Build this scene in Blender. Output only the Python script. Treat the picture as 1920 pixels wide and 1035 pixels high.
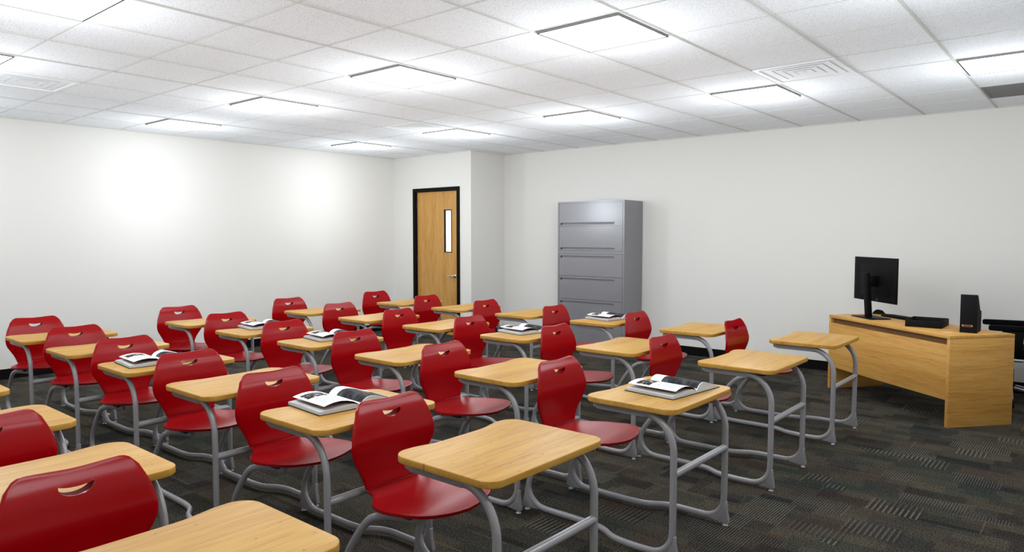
import bpy, bmesh, math, random
from mathutils import Vector, Matrix
random.seed(7)
for o in list(bpy.data.objects):
    bpy.data.objects.remove(o, do_unlink=True)
S = bpy.context.scene
COL = S.collection
PI = math.pi

# ---------------------------------------------------------------- camera, world, exposure
cam_d = bpy.data.cameras.new('camera')
cam_d.sensor_width = 36.0
cam_d.lens = 1329.5 / 1920 * 36
cam_d.clip_start = 0.02
cam = bpy.data.objects.new('camera', cam_d)
COL.objects.link(cam)
cam.location = (0, 0, 1.5139)
cam.rotation_euler = (PI / 2 - 0.0571, 0, 0.70098)
S.camera = cam
S.view_settings.view_transform = 'Standard'
S.view_settings.look = 'None'
S.view_settings.gamma = 1.0
S.view_settings.use_curve_mapping = False
S.view_settings.exposure = 0.0
world = bpy.data.worlds.new('world')
S.world = world
world.use_nodes = True
world.node_tree.nodes['Background'].inputs[0].default_value = (0.0, 0.0, 0.0, 1)
PANEL_STRENGTH = 2.8        # glow of a ceiling panel's lens
UNSEEN_LIGHTS = ((0.26, 11.0, 0.06), (0.85, 17.3, 0.22))   # unseen points under each panel, the lower added to brighten ceiling: drop, watts, radius

# room measures (metres)
XL, YR, CEIL = -8.86, 8.292, 2.740
XF, YN = 1.35, -0.85        # wall behind the teacher's side, wall behind the camera
GX, GY, T = -0.8896, 3.4168, 0.6096
ALX, ALY = -7.15, 7.544     # corner of the boxed-out entrance
BASE_H = 0.108

# ---------------------------------------------------------------- node helper
class Nodes:
    def __init__(s, name):
        s.m = bpy.data.materials.new(name)
        s.m.use_nodes = True
        s.t = s.m.node_tree
        s.b = s.t.nodes['Principled BSDF']
    def new(s, typ, **kw):
        n = s.t.nodes.new(typ)
        for k, v in kw.items():
            setattr(n, k, v)
        return n
    def link(s, a, b):
        s.t.links.new(a, b)
    def put(s, sock, v):
        if isinstance(v, (int, float)):
            sock.default_value = v
        elif isinstance(v, (tuple, list)):
            sock.default_value = tuple(v) + ((1,) if len(v) == 3 and len(sock.default_value) == 4 else ())
        else:
            s.link(v, sock)
    def math(s, op, a, b=0.0, c=0.0, clamp=False):
        n = s.new('ShaderNodeMath', operation=op, use_clamp=clamp)
        s.put(n.inputs[0], a); s.put(n.inputs[1], b); s.put(n.inputs[2], c)
        return n.outputs[0]
    def mix(s, f, a, b, blend='MIX'):
        n = s.new('ShaderNodeMix', data_type='RGBA', blend_type=blend)
        s.put(n.inputs['Factor'], f)
        s.put(n.inputs[6], a); s.put(n.inputs[7], b)
        return n.outputs[2]
    def coord(s, which='Object'):
        return s.new('ShaderNodeTexCoord').outputs[which]
    def mapping(s, vec, scale=(1, 1, 1), loc=(0, 0, 0)):
        n = s.new('ShaderNodeMapping')
        s.put(n.inputs['Vector'], vec)
        n.inputs['Scale'].default_value = scale
        if isinstance(loc, tuple):
            n.inputs['Location'].default_value = loc
        else:
            s.link(loc, n.inputs['Location'])
        return n.outputs[0]
    def sep(s, vec):
        n = s.new('ShaderNodeSeparateXYZ'); s.link(vec, n.inputs[0]); return n.outputs
    def comb(s, x, y=0.0, z=0.0):
        n = s.new('ShaderNodeCombineXYZ')
        s.put(n.inputs[0], x); s.put(n.inputs[1], y); s.put(n.inputs[2], z)
        return n.outputs[0]
    def noise(s, vec, scale, detail=2.0, rough=0.5, col=False):
        n = s.new('ShaderNodeTexNoise')
        s.put(n.inputs['Vector'], vec)
        n.inputs['Scale'].default_value = scale
        n.inputs['Detail'].default_value = detail
        n.inputs['Roughness'].default_value = rough
        return n.outputs[1 if col else 0]
    def white(s, vec):
        n = s.new('ShaderNodeTexWhiteNoise', noise_dimensions='3D')
        s.put(n.inputs['Vector'], vec)
        return n.outputs['Value']
    def ramp(s, f, stops, mode='LINEAR'):
        n = s.new('ShaderNodeValToRGB')
        cr = n.color_ramp
        cr.interpolation = mode
        while len(cr.elements) < len(stops):
            cr.elements.new(0.5)
        for e, (p, c) in zip(cr.elements, stops):
            e.position = p
            e.color = (*c, 1) if isinstance(c, tuple) else (c, c, c, 1)
        s.put(n.inputs[0], f)
        return n.outputs[0]
    def bump(s, h, strength=0.3, dist=0.002):
        n = s.new('ShaderNodeBump')
        n.inputs['Strength'].default_value = strength
        n.inputs['Distance'].default_value = dist
        s.link(h, n.inputs['Height'])
        s.link(n.outputs[0], s.b.inputs['Normal'])
    def base(s, color, rough=0.5, metal=0.0, spec=0.5, coat=0.0, coat_rough=0.1):
        s.put(s.b.inputs['Base Color'], color)
        s.put(s.b.inputs['Roughness'], rough)
        s.b.inputs['Metallic'].default_value = metal
        s.b.inputs['Specular IOR Level'].default_value = spec
        s.b.inputs['Coat Weight'].default_value = coat
        s.b.inputs['Coat Roughness'].default_value = coat_rough
        return s.m

def plain(name, color, rough=0.5, metal=0.0, spec=0.5, coat=0.0, vary=0.04, scale=25.0):
    """One-colour material with a little procedural unevenness."""
    n = Nodes(name)
    f = n.noise(n.coord(), scale, 3.0)
    lo = tuple(max(0, c * (1 - vary)) for c in color)
    hi = tuple(min(1, c * (1 + vary)) for c in color)
    return n.base(n.mix(f, lo, hi), rough, metal, spec, coat)

def wood(name, along, light, mid, dark, rough=0.4, spec=0.35, knots=2, fine=1.0):
    """Pale laminate with streaks running along one local axis and tiny dark pin knots."""
    n = Nodes(name)
    co = n.coord()
    rnd = n.new('ShaderNodeObjectInfo').outputs['Random']
    off = n.comb(n.math('MULTIPLY', rnd, 37.0), n.math('MULTIPLY', rnd, 71.0), n.math('MULTIPLY', rnd, 13.0))
    def sc(across, run):
        v = [across, across, across]; v[along] = run
        return tuple(v)
    a = n.noise(n.mapping(co, sc(11 * fine, 1.1), off), 1.0, 4.0, 0.55)
    b = n.noise(n.mapping(co, sc(70 * fine, 3.0), off), 1.0, 3.0, 0.6)
    c = n.noise(n.mapping(co, sc(260 * fine, 9.0), off), 1.0, 2.0, 0.5)
    f = n.math('ADD', n.math('MULTIPLY', a, 0.36), n.math('ADD', n.math('MULTIPLY', b, 0.38), n.math('MULTIPLY', c, 0.26)))
    col = n.ramp(f, [(0.36, dark), (0.475, mid), (0.57, light)])
    if knots is not None:
        ks = [13.0, 13.0, 13.0]; ks[along] = 9.0; ks[knots] = 0.0      # knots: axis across the board
        v = n.new('ShaderNodeTexVoronoi', feature='F1', voronoi_dimensions='2D')
        kc = n.sep(n.mapping(co, tuple(ks), off))
        ka, kb = [q for q in (0, 1, 2) if q != knots]
        n.put(v.inputs['Vector'], n.comb(kc[ka], kc[kb]))
        v.inputs['Scale'].default_value = 1.0
        k = n.ramp(v.outputs['Distance'], [(0.028, 1.0), (0.055, 0.0)])
        keep = n.math('GREATER_THAN', n.sep(v.outputs['Color'])[0], 0.45)
        col = n.mix(n.math('MULTIPLY', n.math('MULTIPLY', k, keep), 0.75), col, (0.20, 0.085, 0.03))
    return n.base(col, rough, 0.0, spec)

# ---------------------------------------------------------------- materials
M = {}
def wall_material(name, color):
    n = Nodes(name)
    co = n.coord()
    f = n.noise(co, 1.3, 3.0)
    h = n.noise(co, 160.0, 2.0)
    n.bump(h, 0.06, 0.001)
    return n.base(n.mix(f, tuple(c * 0.985 for c in color), color), 0.55, 0, 0.3)
M['wall'] = wall_material('painted_wall', (0.757, 0.732, 0.695))

def ceiling_material():
    n = Nodes('acoustic_tile')
    co = n.coord()
    f = n.noise(co, 115.0, 2.0, 0.6)
    g = n.noise(co, 45.0, 3.0, 0.7)
    sp = n.ramp(f, [(0.34, 0.0), (0.46, 1.0)])
    sp2 = n.ramp(g, [(0.30, 0.0), (0.40, 1.0)])
    col = n.mix(sp, (0.66, 0.665, 0.71), (0.94, 0.955, 0.99))
    col = n.mix(sp2, (0.80, 0.81, 0.855), col)
    n.bump(f, 0.25, 0.002)
    return n.base(col, 0.95, 0, 0.1)
M['tile'] = ceiling_material()
M['tbar'] = plain('ceiling_grid_paint', (0.66, 0.655, 0.625), 0.6, spec=0.2)
M['vent'] = plain('white_vent_paint', (0.93, 0.935, 0.96), 0.6, spec=0.2)
M['return'] = plain('grey_return_vent', (0.16, 0.155, 0.15), 0.6)
M['black_trim'] = plain('black_vinyl', (0.002, 0.0018, 0.0018), 0.6, spec=0.12)

def carpet_material():
    n = Nodes('patchwork_carpet')
    x, y, z = n.sep(n.coord())
    def patch(w, h, seed):
        row = n.math('FLOOR', n.math('DIVIDE', n.math('ADD', y, seed * 0.37), h))
        r1 = n.white(n.comb(row, seed, 1.5))
        xx = n.math('ADD', n.math('DIVIDE', x, w), n.math('MULTIPLY', r1, 9.0))
        colm = n.math('FLOOR', xx)
        r = n.white(n.comb(colm, row, seed))
        r2 = n.white(n.comb(colm, row, seed + 5.5))
        fx = n.math('FRACT', xx)
        fy = n.math('FRACT', n.math('DIVIDE', n.math('ADD', y, seed * 0.37), h))
        return r, r2, fx, fy
    ra, rb, fx, fy = patch(0.31, 0.135, 1.0)
    rc, rd, gx, gy = patch(0.27, 0.205, 3.0)
    re_, rf, _, _ = patch(0.19, 0.095, 8.0)
    rg, rh, _, _ = patch(0.36, 0.17, 14.0)
    tone = n.ramp(ra, [(0.0, (0.030, 0.031, 0.029)), (0.14, (0.066, 0.061, 0.052)), (0.34, (0.078, 0.073, 0.062)),
                       (0.50, (0.052, 0.060, 0.052)), (0.62, (0.064, 0.052, 0.045)), (0.72, (0.082, 0.076, 0.063)),
                       (0.84, (0.036, 0.034, 0.033)), (0.95, (0.062, 0.046, 0.040))], 'CONSTANT')
    tone2 = n.ramp(re_, [(0.0, (0.040, 0.045, 0.048)), (0.15, (0.074, 0.070, 0.061)), (0.45, (0.060, 0.056, 0.051)), (0.7, (0.082, 0.077, 0.065)), (0.9, (0.048, 0.054, 0.048))], 'CONSTANT')
    tone = n.mix(0.5, tone, tone2)
    co = n.coord()
    # loop pile speckle
    s1 = n.noise(co, 260.0, 1.0, 0.6)
    s2 = n.noise(co, 110.0, 2.0, 0.6)
    spk = n.ramp(n.math('ADD', n.math('MULTIPLY', s1, 0.72), n.math('MULTIPLY', s2, 0.28)), [(0.40, 0.05), (0.49, 0.60), (0.585, 3.5)])
    tone = n.mix(0.55, n.mix(1.0, tone, (0.53, 0.51, 0.48), 'MULTIPLY'), n.mix(1.0, n.mix(1.0, tone, tone, 'MULTIPLY'), (8.3, 7.8, 7.6), 'MULTIPLY'))
    col = n.mix(1.0, tone, spk, 'MULTIPLY')
    # ribbed patches: light yarns lying across the patch
    wob = n.math('MULTIPLY', n.math('SUBTRACT', n.noise(co, 40.0, 2.0), 0.5), 0.006)
    def rib(period):
        ph = n.math('FRACT', n.math('DIVIDE', n.math('ADD', x, wob), period))
        return n.ramp(n.math('ABSOLUTE', n.math('SUBTRACT', ph, 0.5)), [(0.10, 1.0), (0.25, 0.0)])
    ribbed = n.mix(n.math('GREATER_THAN', rd, 0.74), rib(0.0145), rib(0.027))
    mask = n.math('MULTIPLY', n.math('GREATER_THAN', rc, 0.55), n.math('GREATER_THAN', rg, 0.28))
    brk = n.ramp(n.noise(co, 170.0, 2.0), [(0.38, 0.10), (0.54, 1.0)])
    k = n.math('MULTIPLY', n.math('MULTIPLY', ribbed, mask), n.math('MULTIPLY', brk, n.math('ADD', 0.25, n.math('MULTIPLY', rh, 0.55))))
    yarn = n.ramp(rf, [(0.0, (0.21, 0.19, 0.155)), (0.55, (0.18, 0.175, 0.15)), (0.90, (0.20, 0.155, 0.10))], 'CONSTANT')
    dark = n.mix(n.math('MULTIPLY', mask, 0.45), col, (0.016, 0.0155, 0.015))
    col = n.mix(k, dark, yarn)
    # thin ochre seams beside some patches
    ex = n.math('LESS_THAN', gx, 0.030)
    ey = n.math('LESS_THAN', gy, 0.045)
    seam = n.math('MULTIPLY', n.math('MAXIMUM', n.math('MULTIPLY', ex, n.math('GREATER_THAN', rd, 0.88)), n.math('MULTIPLY', ey, n.math('LESS_THAN', rd, 0.10))), brk)
    col = n.mix(n.math('MULTIPLY', seam, 0.5), col, (0.17, 0.13, 0.075))
    n.bump(s1, 0.4, 0.003)
    return n.base(col, 1.0, 0, 0.05)
M['carpet'] = carpet_material()

L_, Mi, D_ = (0.52, 0.29, 0.058), (0.46, 0.235, 0.038), (0.365, 0.168, 0.022)
M['desk_wood'] = wood('maple_laminate', 1, L_, Mi, D_, 0.45, spec=0.25)
M['oak_front'] = wood('teacher_desk_oak', 0, (0.62, 0.335, 0.084), (0.55, 0.275, 0.058), (0.43, 0.195, 0.034), 0.5, knots=1, fine=1.1)
M['oak_side'] = wood('teacher_desk_oak_side', 1, (0.62, 0.335, 0.084), (0.55, 0.275, 0.058), (0.43, 0.195, 0.034), 0.5, knots=0, fine=1.1)
M['grommet'] = plain('tan_grommet', (0.66, 0.40, 0.13), 0.4)
M['oak_slot_shade'] = wood('teacher_desk_shadow_rail', 0, (0.17, 0.075, 0.022), (0.14, 0.06, 0.018), (0.11, 0.045, 0.012), 0.6, knots=None)  # oak coloured darker to give the shade inside the front slot
M['door_wood'] = wood('door_oak_veneer', 2, (0.58, 0.32, 0.09), (0.50, 0.255, 0.063), (0.40, 0.18, 0.038), 0.4, knots=None, fine=0.8)
M['red'] = plain('red_moulded_shell', (0.325, 0.0006, 0.003), 0.19, spec=0.24, vary=0.02)
M['red_seat'] = plain('red_seat_shell', (0.29, 0.0005, 0.0025), 0.36, spec=0.30, vary=0.02)
M['red_matte'] = plain('red_cut_edge', (0.22, 0.0008, 0.002), 0.75, spec=0.1)
M['frame'] = plain('grey_powder_coat', (0.31, 0.30, 0.31), 0.25, 0.1, 0.5, vary=0.05, scale=60)
M['dark_metal'] = plain('dark_bracket', (0.05, 0.048, 0.048), 0.45, 0.3)
M['glide'] = plain('pale_glide', (0.50, 0.50, 0.50), 0.4)
M['cab'] = plain('grey_cabinet_steel', (0.265, 0.26, 0.276), 0.27, 0.3, 0.5, vary=0.02, scale=6)
M['cab_pull'] = plain('recessed_pull', (0.19, 0.185, 0.195), 0.45, 0.2)
M['cab_dark'] = plain('cabinet_gap', (0.03, 0.03, 0.03), 0.6)
M['black'] = plain('black_plastic', (0.0022, 0.0022, 0.0026), 0.5, spec=0.10)
M['black_soft'] = plain('black_fabric', (0.0025, 0.0025, 0.003), 0.9, spec=0.1, scale=200, vary=0.3)
M['charcoal'] = plain('charcoal_board', (0.006, 0.006, 0.0065), 0.6, spec=0.12)
M['screen'] = plain('screen_glass', (0.004, 0.004, 0.005), 0.15)
M['leather'] = plain('brown_leather', (0.14, 0.04, 0.02), 0.5, scale=120, vary=0.2)
M['chrome'] = plain('brushed_steel', (0.62, 0.62, 0.63), 0.28, 1.0, vary=0.03)
M['light_frame'] = plain('light_trim', (0.30, 0.30, 0.31), 0.5)
M['light_rim'] = plain('light_rim', (0.015, 0.015, 0.015), 0.7, spec=0.1)
M['paper'] = plain('paper', (0.83, 0.83, 0.85), 0.6)
M['brown_page'] = plain('brown_printed_page', (0.30, 0.10, 0.03), 0.5, vary=0.6, scale=40)

def emission_material(name, color, strength):
    n = Nodes(name)
    n.base((0.8, 0.8, 0.8), 0.4)
    f = n.noise(n.coord(), 30.0)
    n.put(n.b.inputs['Emission Color'], n.mix(f, tuple(c * 0.99 for c in color), color))
    n.b.inputs['Emission Strength'].default_value = strength
    return n.m
M['diffuser'] = emission_material('lit_lens', (1.0, 0.99, 0.985), PANEL_STRENGTH)
M['lit_glass'] = emission_material('lit_door_glass', (0.86, 0.88, 1.0), 0.45)

def edge_material():
    n = Nodes('page_edges')
    x, y, z = n.sep(n.coord())
    f = n.noise(n.comb(n.math('MULTIPLY', x, 6.0), n.math('MULTIPLY', y, 6.0), n.math('MULTIPLY', z, 900.0)), 1.0, 2.0)
    return n.base(n.ramp(f, [(0.3, 0.42), (0.7, 0.66)]), 0.8)
M['page_edge'] = edge_material()

def printed(name, far):
    """Printed page. UV: u runs along the spine, v from the spine to the outer edge."""
    n = Nodes(name)
    uv = n.coord('UV')
    u, v, _ = n.sep(uv)
    def rect(u0, u1, v0, v1):
        a = n.math('MULTIPLY', n.math('GREATER_THAN', u, u0), n.math('LESS_THAN', u, u1))
        b = n.math('MULTIPLY', n.math('GREATER_THAN', v, v0), n.math('LESS_THAN', v, v1))
        return n.math('MULTIPLY', a, b)
    col = (0.84, 0.84, 0.86)
    if far:
        f = n.noise(n.mapping(uv, (5, 3, 1)), 1.0, 4.0, 0.55)
        ph = n.ramp(f, [(0.36, (0.004, 0.004, 0.005)), (0.46, (0.014, 0.015, 0.018)), (0.56, (0.05, 0.05, 0.055)), (0.68, (0.11, 0.11, 0.12))])
        band = n.math('ABSOLUTE', n.math('SUBTRACT', v, n.math('ADD', 0.28, n.math('MULTIPLY', u, 0.45))))
        wv = n.math('ADD', 0.035, n.math('MULTIPLY', n.noise(n.mapping(uv, (9, 9, 1)), 1.0, 2.0), 0.06))
        streak = n.math('MULTIPLY', rect(0.44, 0.66, 0.1, 0.9), n.math('LESS_THAN', band, wv))
        ph = n.mix(streak, ph, (0.55, 0.20, 0.02))
        col = n.mix(rect(0.23, 0.985, 0.04, 0.965), col, ph)
        t = n.math('MULTIPLY', rect(0.10, 0.185, 0.52, 0.70), n.math('GREATER_THAN', n.noise(n.mapping(uv, (30, 60, 1)), 1.0, 1.0), 0.48))
        col = n.mix(n.math('MULTIPLY', t, 0.9), col, (0.03, 0.03, 0.03))
        t = n.math('MULTIPLY', rect(0.06, 0.19, 0.15, 0.42), n.math('GREATER_THAN', n.math('SINE', n.math('MULTIPLY', u, 420.0)), 0.2))
        col = n.mix(n.math('MULTIPLY', t, 0.22), col, (0.3, 0.3, 0.32))
    else:
        f = n.noise(n.mapping(uv, (11, 8, 1)), 1.0, 3.0, 0.5)
        ph = n.ramp(f, [(0.44, (0.004, 0.004, 0.005)), (0.53, (0.012, 0.010, 0.008)), (0.58, (0.16, 0.11, 0.07)), (0.66, (0.70, 0.70, 0.72))])
        col = n.mix(rect(0.13, 0.42, 0.34, 0.92), col, ph)
        lines = n.math('GREATER_THAN', n.math('SINE', n.math('MULTIPLY', u, 300.0)), 0.0)
        wd = n.math('GREATER_THAN', n.noise(n.mapping(uv, (20, 90, 1)), 1.0, 1.0), 0.42)
        cols = n.math('MAXIMUM', rect(0.50, 0.90, 0.14, 0.48), rect(0.50, 0.90, 0.53, 0.86))
        t = n.math('MULTIPLY', cols, n.math('MULTIPLY', lines, wd))
        col = n.mix(n.math('MULTIPLY', t, 0.75), col, (0.12, 0.12, 0.16))
        t = n.math('MULTIPLY', rect(0.42, 0.445, 0.2, 0.8), wd)
        col = n.mix(n.math('MULTIPLY', t, 0.4), col, (0.1, 0.1, 0.1))
    return n.base(col, 0.7, 0, 0.15)
M['page_picture'] = printed('picture_page', True)
M['page_text'] = printed('text_page', False)

# ---------------------------------------------------------------- mesh helpers
def box(bm, x0, x1, y0, y1, z0, z1, mat=0, xf=None):
    vs = [Vector((x, y, z)) for x in (x0, x1) for y in (y0, y1) for z in (z0, z1)]
    if xf:
        vs = [xf @ v for v in vs]
    v = [bm.verts.new(p) for p in vs]
    for q in ((0, 1, 3, 2), (4, 6, 7, 5), (0, 4, 5, 1), (2, 3, 7, 6), (0, 2, 6, 4), (1, 5, 7, 3)):
        f = bm.faces.new([v[i] for i in q]); f.material_index = mat
    return bm

def prism(bm, outline, z0, z1, axis=2, mat=0, xf=None):
    """Extrude a 2D outline along an axis."""
    def P(a, b, c):
        p = {2: (a, b, c), 1: (a, c, b), 0: (c, a, b)}[axis]
        v = Vector(p)
        return xf @ v if xf else v
    lo = [bm.verts.new(P(a, b, z0)) for a, b in outline]
    hi = [bm.verts.new(P(a, b, z1)) for a, b in outline]
    n = len(outline)
    fs = [bm.faces.new(lo[::-1]), bm.faces.new(hi)]
    for i in range(n):
        fs.append(bm.faces.new((lo[i], lo[(i + 1) % n], hi[(i + 1) % n], hi[i])))
    for f in fs:
        f.material_index = mat
    return bm

def smooth_path(pts, per=6):
    pts = [Vector(p) for p in pts]
    out = []
    n = len(pts)
    for i in range(n - 1):
        p0 = pts[i - 1] if i else pts[i] * 2 - pts[i + 1]
        p1, p2 = pts[i], pts[i + 1]
        p3 = pts[i + 2] if i + 2 < n else p2 * 2 - p1
        for k in range(per):
            t = k / per
            out.append(0.5 * ((2 * p1) + (p2 - p0) * t + (2 * p0 - 5 * p1 + 4 * p2 - p3) * t * t + (3 * p1 - p0 - 3 * p2 + p3) * t ** 3))
    out.append(pts[-1])
    return out

def tube(bm, pts, r, n=12, r2=None, caps=True, flat=1.0):
    pts = [Vector(p) for p in pts]
    rings = []
    tang = []
    for i in range(len(pts)):
        a = pts[max(0, i - 1)]; b = pts[min(len(pts) - 1, i + 1)]
        tang.append((b - a).normalized())
    up = Vector((0, 1, 0)) if abs(tang[0].y) < 0.9 else Vector((1, 0, 0))
    u = (up - tang[0] * up.dot(tang[0])).normalized()
    for i, p in enumerate(pts):
        t = tang[i]
        u = (u - t * u.dot(t)).normalized()
        w = t.cross(u)
        rr = r if r2 is None else r + (r2 - r) * i / (len(pts) - 1)
        rings.append([bm.verts.new(p + (u * (flat * math.cos(2 * PI * k / n)) + w * math.sin(2 * PI * k / n)) * rr) for k in range(n)])
    for a, b in zip(rings, rings[1:]):
        for k in range(n):
            bm.faces.new((a[k], a[(k + 1) % n], b[(k + 1) % n], b[k]))
    if caps:
        bm.faces.new(rings[0][::-1]); bm.faces.new(rings[-1])
    return bm

def lathe(bm, prof, n=20, xf=None):
    rings = []
    for r, z in prof:
        ring = []
        for k in range(n):
            v = Vector((r * math.cos(2 * PI * k / n), r * math.sin(2 * PI * k / n), z))
            ring.append(bm.verts.new(xf @ v if xf else v))
        rings.append(ring)
    for a, b in zip(rings, rings[1:]):
        for k in range(n):
            bm.faces.new((a[k], a[(k + 1) % n], b[(k + 1) % n], b[k]))
    bm.faces.new(rings[0][::-1]); bm.faces.new(rings[-1])
    return bm

def bake(o):
    """Apply an object's modifiers to its mesh."""
    dg = bpy.context.evaluated_depsgraph_get()
    me = bpy.data.meshes.new_from_object(o.evaluated_get(dg))
    old = o.data
    o.modifiers.clear()
    o.data = me
    bpy.data.meshes.remove(old)

def obj(name, bm, mats, parent=None, loc=(0, 0, 0), rot=(0, 0, 0), bevel=0.0, seg=2, smooth=35):
    bmesh.ops.recalc_face_normals(bm, faces=bm.faces)
    me = bpy.data.meshes.new(name)
    bm.to_mesh(me); bm.free()
    for m in (mats if isinstance(mats, (list, tuple)) else [mats]):
        me.materials.append(m)
    o = bpy.data.objects.new(name, me)
    COL.objects.link(o)
    if parent:
        o.parent = parent
    o.location = loc; o.rotation_euler = rot
    if bevel:
        b = o.modifiers.new('bevel', 'BEVEL')
        b.width = bevel; b.segments = seg; b.limit_method = 'ANGLE'; b.angle_limit = math.radians(40)
        bake(o)
    if smooth:
        o.data.shade_smooth()
        o.data.set_sharp_from_angle(angle=math.radians(smooth))
    return o

def tag(o, label=None, cat=None, group=None, kind=None):
    if label: o['label'] = label
    if cat: o['category'] = cat
    if group: o['group'] = group
    if kind: o['kind'] = kind
    return o

def empty(name, loc=(0, 0, 0), rz=0.0):
    o = bpy.data.objects.new(name, None)
    o.empty_display_size = 0.1
    COL.objects.link(o)
    o.location = loc; o.rotation_euler = (0, 0, rz)
    return o

def copy_tree(o, parent=None):
    c = o.copy()
    COL.objects.link(c)
    c.parent = parent
    for ch in list(o.children):
        copy_tree(ch, c)
    return c

def struct(name, bm, m, label, bevel=0.0, smooth=0):
    o = obj(name, bm, m, bevel=bevel, smooth=smooth)
    return tag(o, label, kind='structure')

# ---------------------------------------------------------------- room shell
W = 0.12
struct('floor', box(bmesh.new(), XL - W, XF + W, YN - W, YR + W, -0.08, 0.0), M['carpet'], 'dark patchwork carpet tile floor')
struct('wall_left', box(bmesh.new(), XL - W, XL, YN - W, YR + W, 0, CEIL + 0.1), M['wall'], 'plain off-white left wall')
struct('wall_right', box(bmesh.new(), XL, XF + W, YR, YR + W, 0, CEIL + 0.1), M['wall'], 'plain off-white wall behind the grey cabinet')
struct('wall_front', box(bmesh.new(), XF, XF + W, YN - W, YR, 0, CEIL + 0.1), M['wall'], 'off-white wall out of view at the right')
struct('wall_near', box(bmesh.new(), XL, XF, YN - W, YN, 0, CEIL + 0.1), M['wall'], 'off-white wall behind the viewpoint')
struct('ceiling', box(bmesh.new(), XL - W, XF + W, YN - W, YR + W, CEIL + 0.006, CEIL + 0.1), M['tile'], 'white speckled acoustic tile ceiling')

# door geometry, world x along the alcove wall
DX0, DX1, DZ = -8.391, -7.376, 2.240       # outside of the black frame
FR = 0.055
bm = bmesh.new()
TH = 0.12
box(bm, XL, DX0 + 0.01, ALY, ALY + TH, 0, CEIL + 0.006)
box(bm, DX1 - 0.01, ALX, ALY, ALY + TH, 0, CEIL + 0.006)
box(bm, DX0 + 0.01, DX1 - 0.01, ALY, ALY + TH, DZ - 0.01, CEIL + 0.006)
struct('wall_alcove', bm, M['wall'], 'off-white boxed-out wall holding the door')
struct('wall_alcove_side', box(bmesh.new(), ALX - TH, ALX, ALY + TH, YR, 0, CEIL + 0.006), M['wall'], 'narrow shaded return wall beside the door')

BT = 0.012
struct('baseboard_left', box(bmesh.new(), XL, XL + BT, YN, ALY, 0, BASE_H), M['black_trim'], 'black baseboard along the left wall')
struct('baseboard_right', box(bmesh.new(), ALX, XF, YR - BT, YR, 0, BASE_H), M['black_trim'], 'black baseboard along the right wall')
bm = bmesh.new()
box(bm, XL + BT, DX0, ALY - BT, ALY, 0, BASE_H)
box(bm, DX1, ALX + BT, ALY - BT, ALY, 0, BASE_H)
struct('baseboard_alcove', bm, M['black_trim'], 'black baseboard beside the door')
struct('baseboard_alcove_side', box(bmesh.new(), ALX, ALX + BT, ALY, YR - BT, 0, BASE_H), M['black_trim'], 'black baseboard on the return wall')
struct('baseboard_near', box(bmesh.new(), XL + BT, XF, YN, YN + BT, 0, BASE_H), M['black_trim'], 'black baseboard behind the viewpoint')
struct('baseboard_front', box(bmesh.new(), XF - BT, XF, YN + BT, YR - BT, 0, BASE_H), M['black_trim'], 'black baseboard on the unseen right end wall')

# T-bar grid: wide bars run along y, narrow ones along x
bm = bmesh.new()
xs = [GX + T * k for k in range(-13, 4)]
ys = [GY + T * k for k in range(-7, 9)]
xs = [x for x in xs if XL + 0.02 < x < XF - 0.02]
ys = [y for y in ys if YN + 0.02 < y < YR - 0.02]
for x in xs:
    y1 = ALY if x < ALX else YR
    box(bm, x - 0.0105, x + 0.0105, YN, y1, CEIL + 0.001, CEIL + 0.006)
    box(bm, x - 0.0045, x + 0.0045, YN, y1, CEIL - 0.002, CEIL + 0.001)
for y in ys:
    box(bm, XL if y < ALY else ALX, XF, y - 0.0045, y + 0.0045, CEIL + 0.0035, CEIL + 0.0062)
# wall angle
box(bm, XL, XL + 0.018, YN, ALY, CEIL - 0.001, CEIL + 0.006)
box(bm, ALX, XF, YR - 0.018, YR, CEIL - 0.001, CEIL + 0.006)
box(bm, XL, ALX + 0.018, ALY - 0.018, ALY, CEIL - 0.001, CEIL + 0.006)
box(bm, ALX, ALX + 0.018, ALY, YR, CEIL - 0.001, CEIL + 0.006)
struct('trim_1', bm, M['tbar'], 'beige ceiling grid bars between the tiles')

# ---------------------------------------------------------------- door
door = tag(empty('door_1', (0, 0, 0)), 'oak door with narrow window in a black frame', 'door', kind='structure')
bm = bmesh.new()
fy0, fy1 = ALY - 0.018, ALY + 0.10
box(bm, DX0, DX0 + FR, fy0, fy1, 0, DZ)
box(bm, DX1 - FR, DX1, fy0, fy1, 0, DZ)
box(bm, DX0 + FR, DX1 - FR, fy0, fy1, DZ - FR, DZ)
obj('door_frame', bm, M['black_trim'], door, bevel=0.003)
lx0, lx1, lz1 = DX0 + FR + 0.003, DX1 - FR - 0.003, DZ - FR - 0.003
ly = ALY + 0.03
wx0, wx1, wz0, wz1 = -7.735, -7.575, 1.255, 1.905
bm = bmesh.new()
for a in ((lx0, wx0, 0.006, lz1), (wx1, lx1, 0.006, lz1), (wx0, wx1, 0.006, wz0), (wx0, wx1, wz1, lz1)):
    box(bm, a[0], a[1], ly, ly + 0.044, a[2], a[3])
leaf = obj('door_leaf', bm, M['door_wood'], door)
bm = bmesh.new()
k = 0.012
for a in ((wx0, wx0 + k, wz0, wz1), (wx1 - k, wx1, wz0, wz1), (wx0 + k, wx1 - k, wz0, wz0 + k), (wx0 + k, wx1 - k, wz1 - k, wz1)):
    box(bm, a[0], a[1], ly - 0.004, ly + 0.048, a[2], a[3])
obj('window_frame', bm, M['black_trim'], leaf)
obj('window_pane', box(bmesh.new(), wx0 + k, wx1 - k, ly + 0.020, ly + 0.026, wz0 + k, wz1 - k), M['lit_glass'], leaf, smooth=0)
hx, hz = -7.512, 0.905
bm = bmesh.new()
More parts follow.
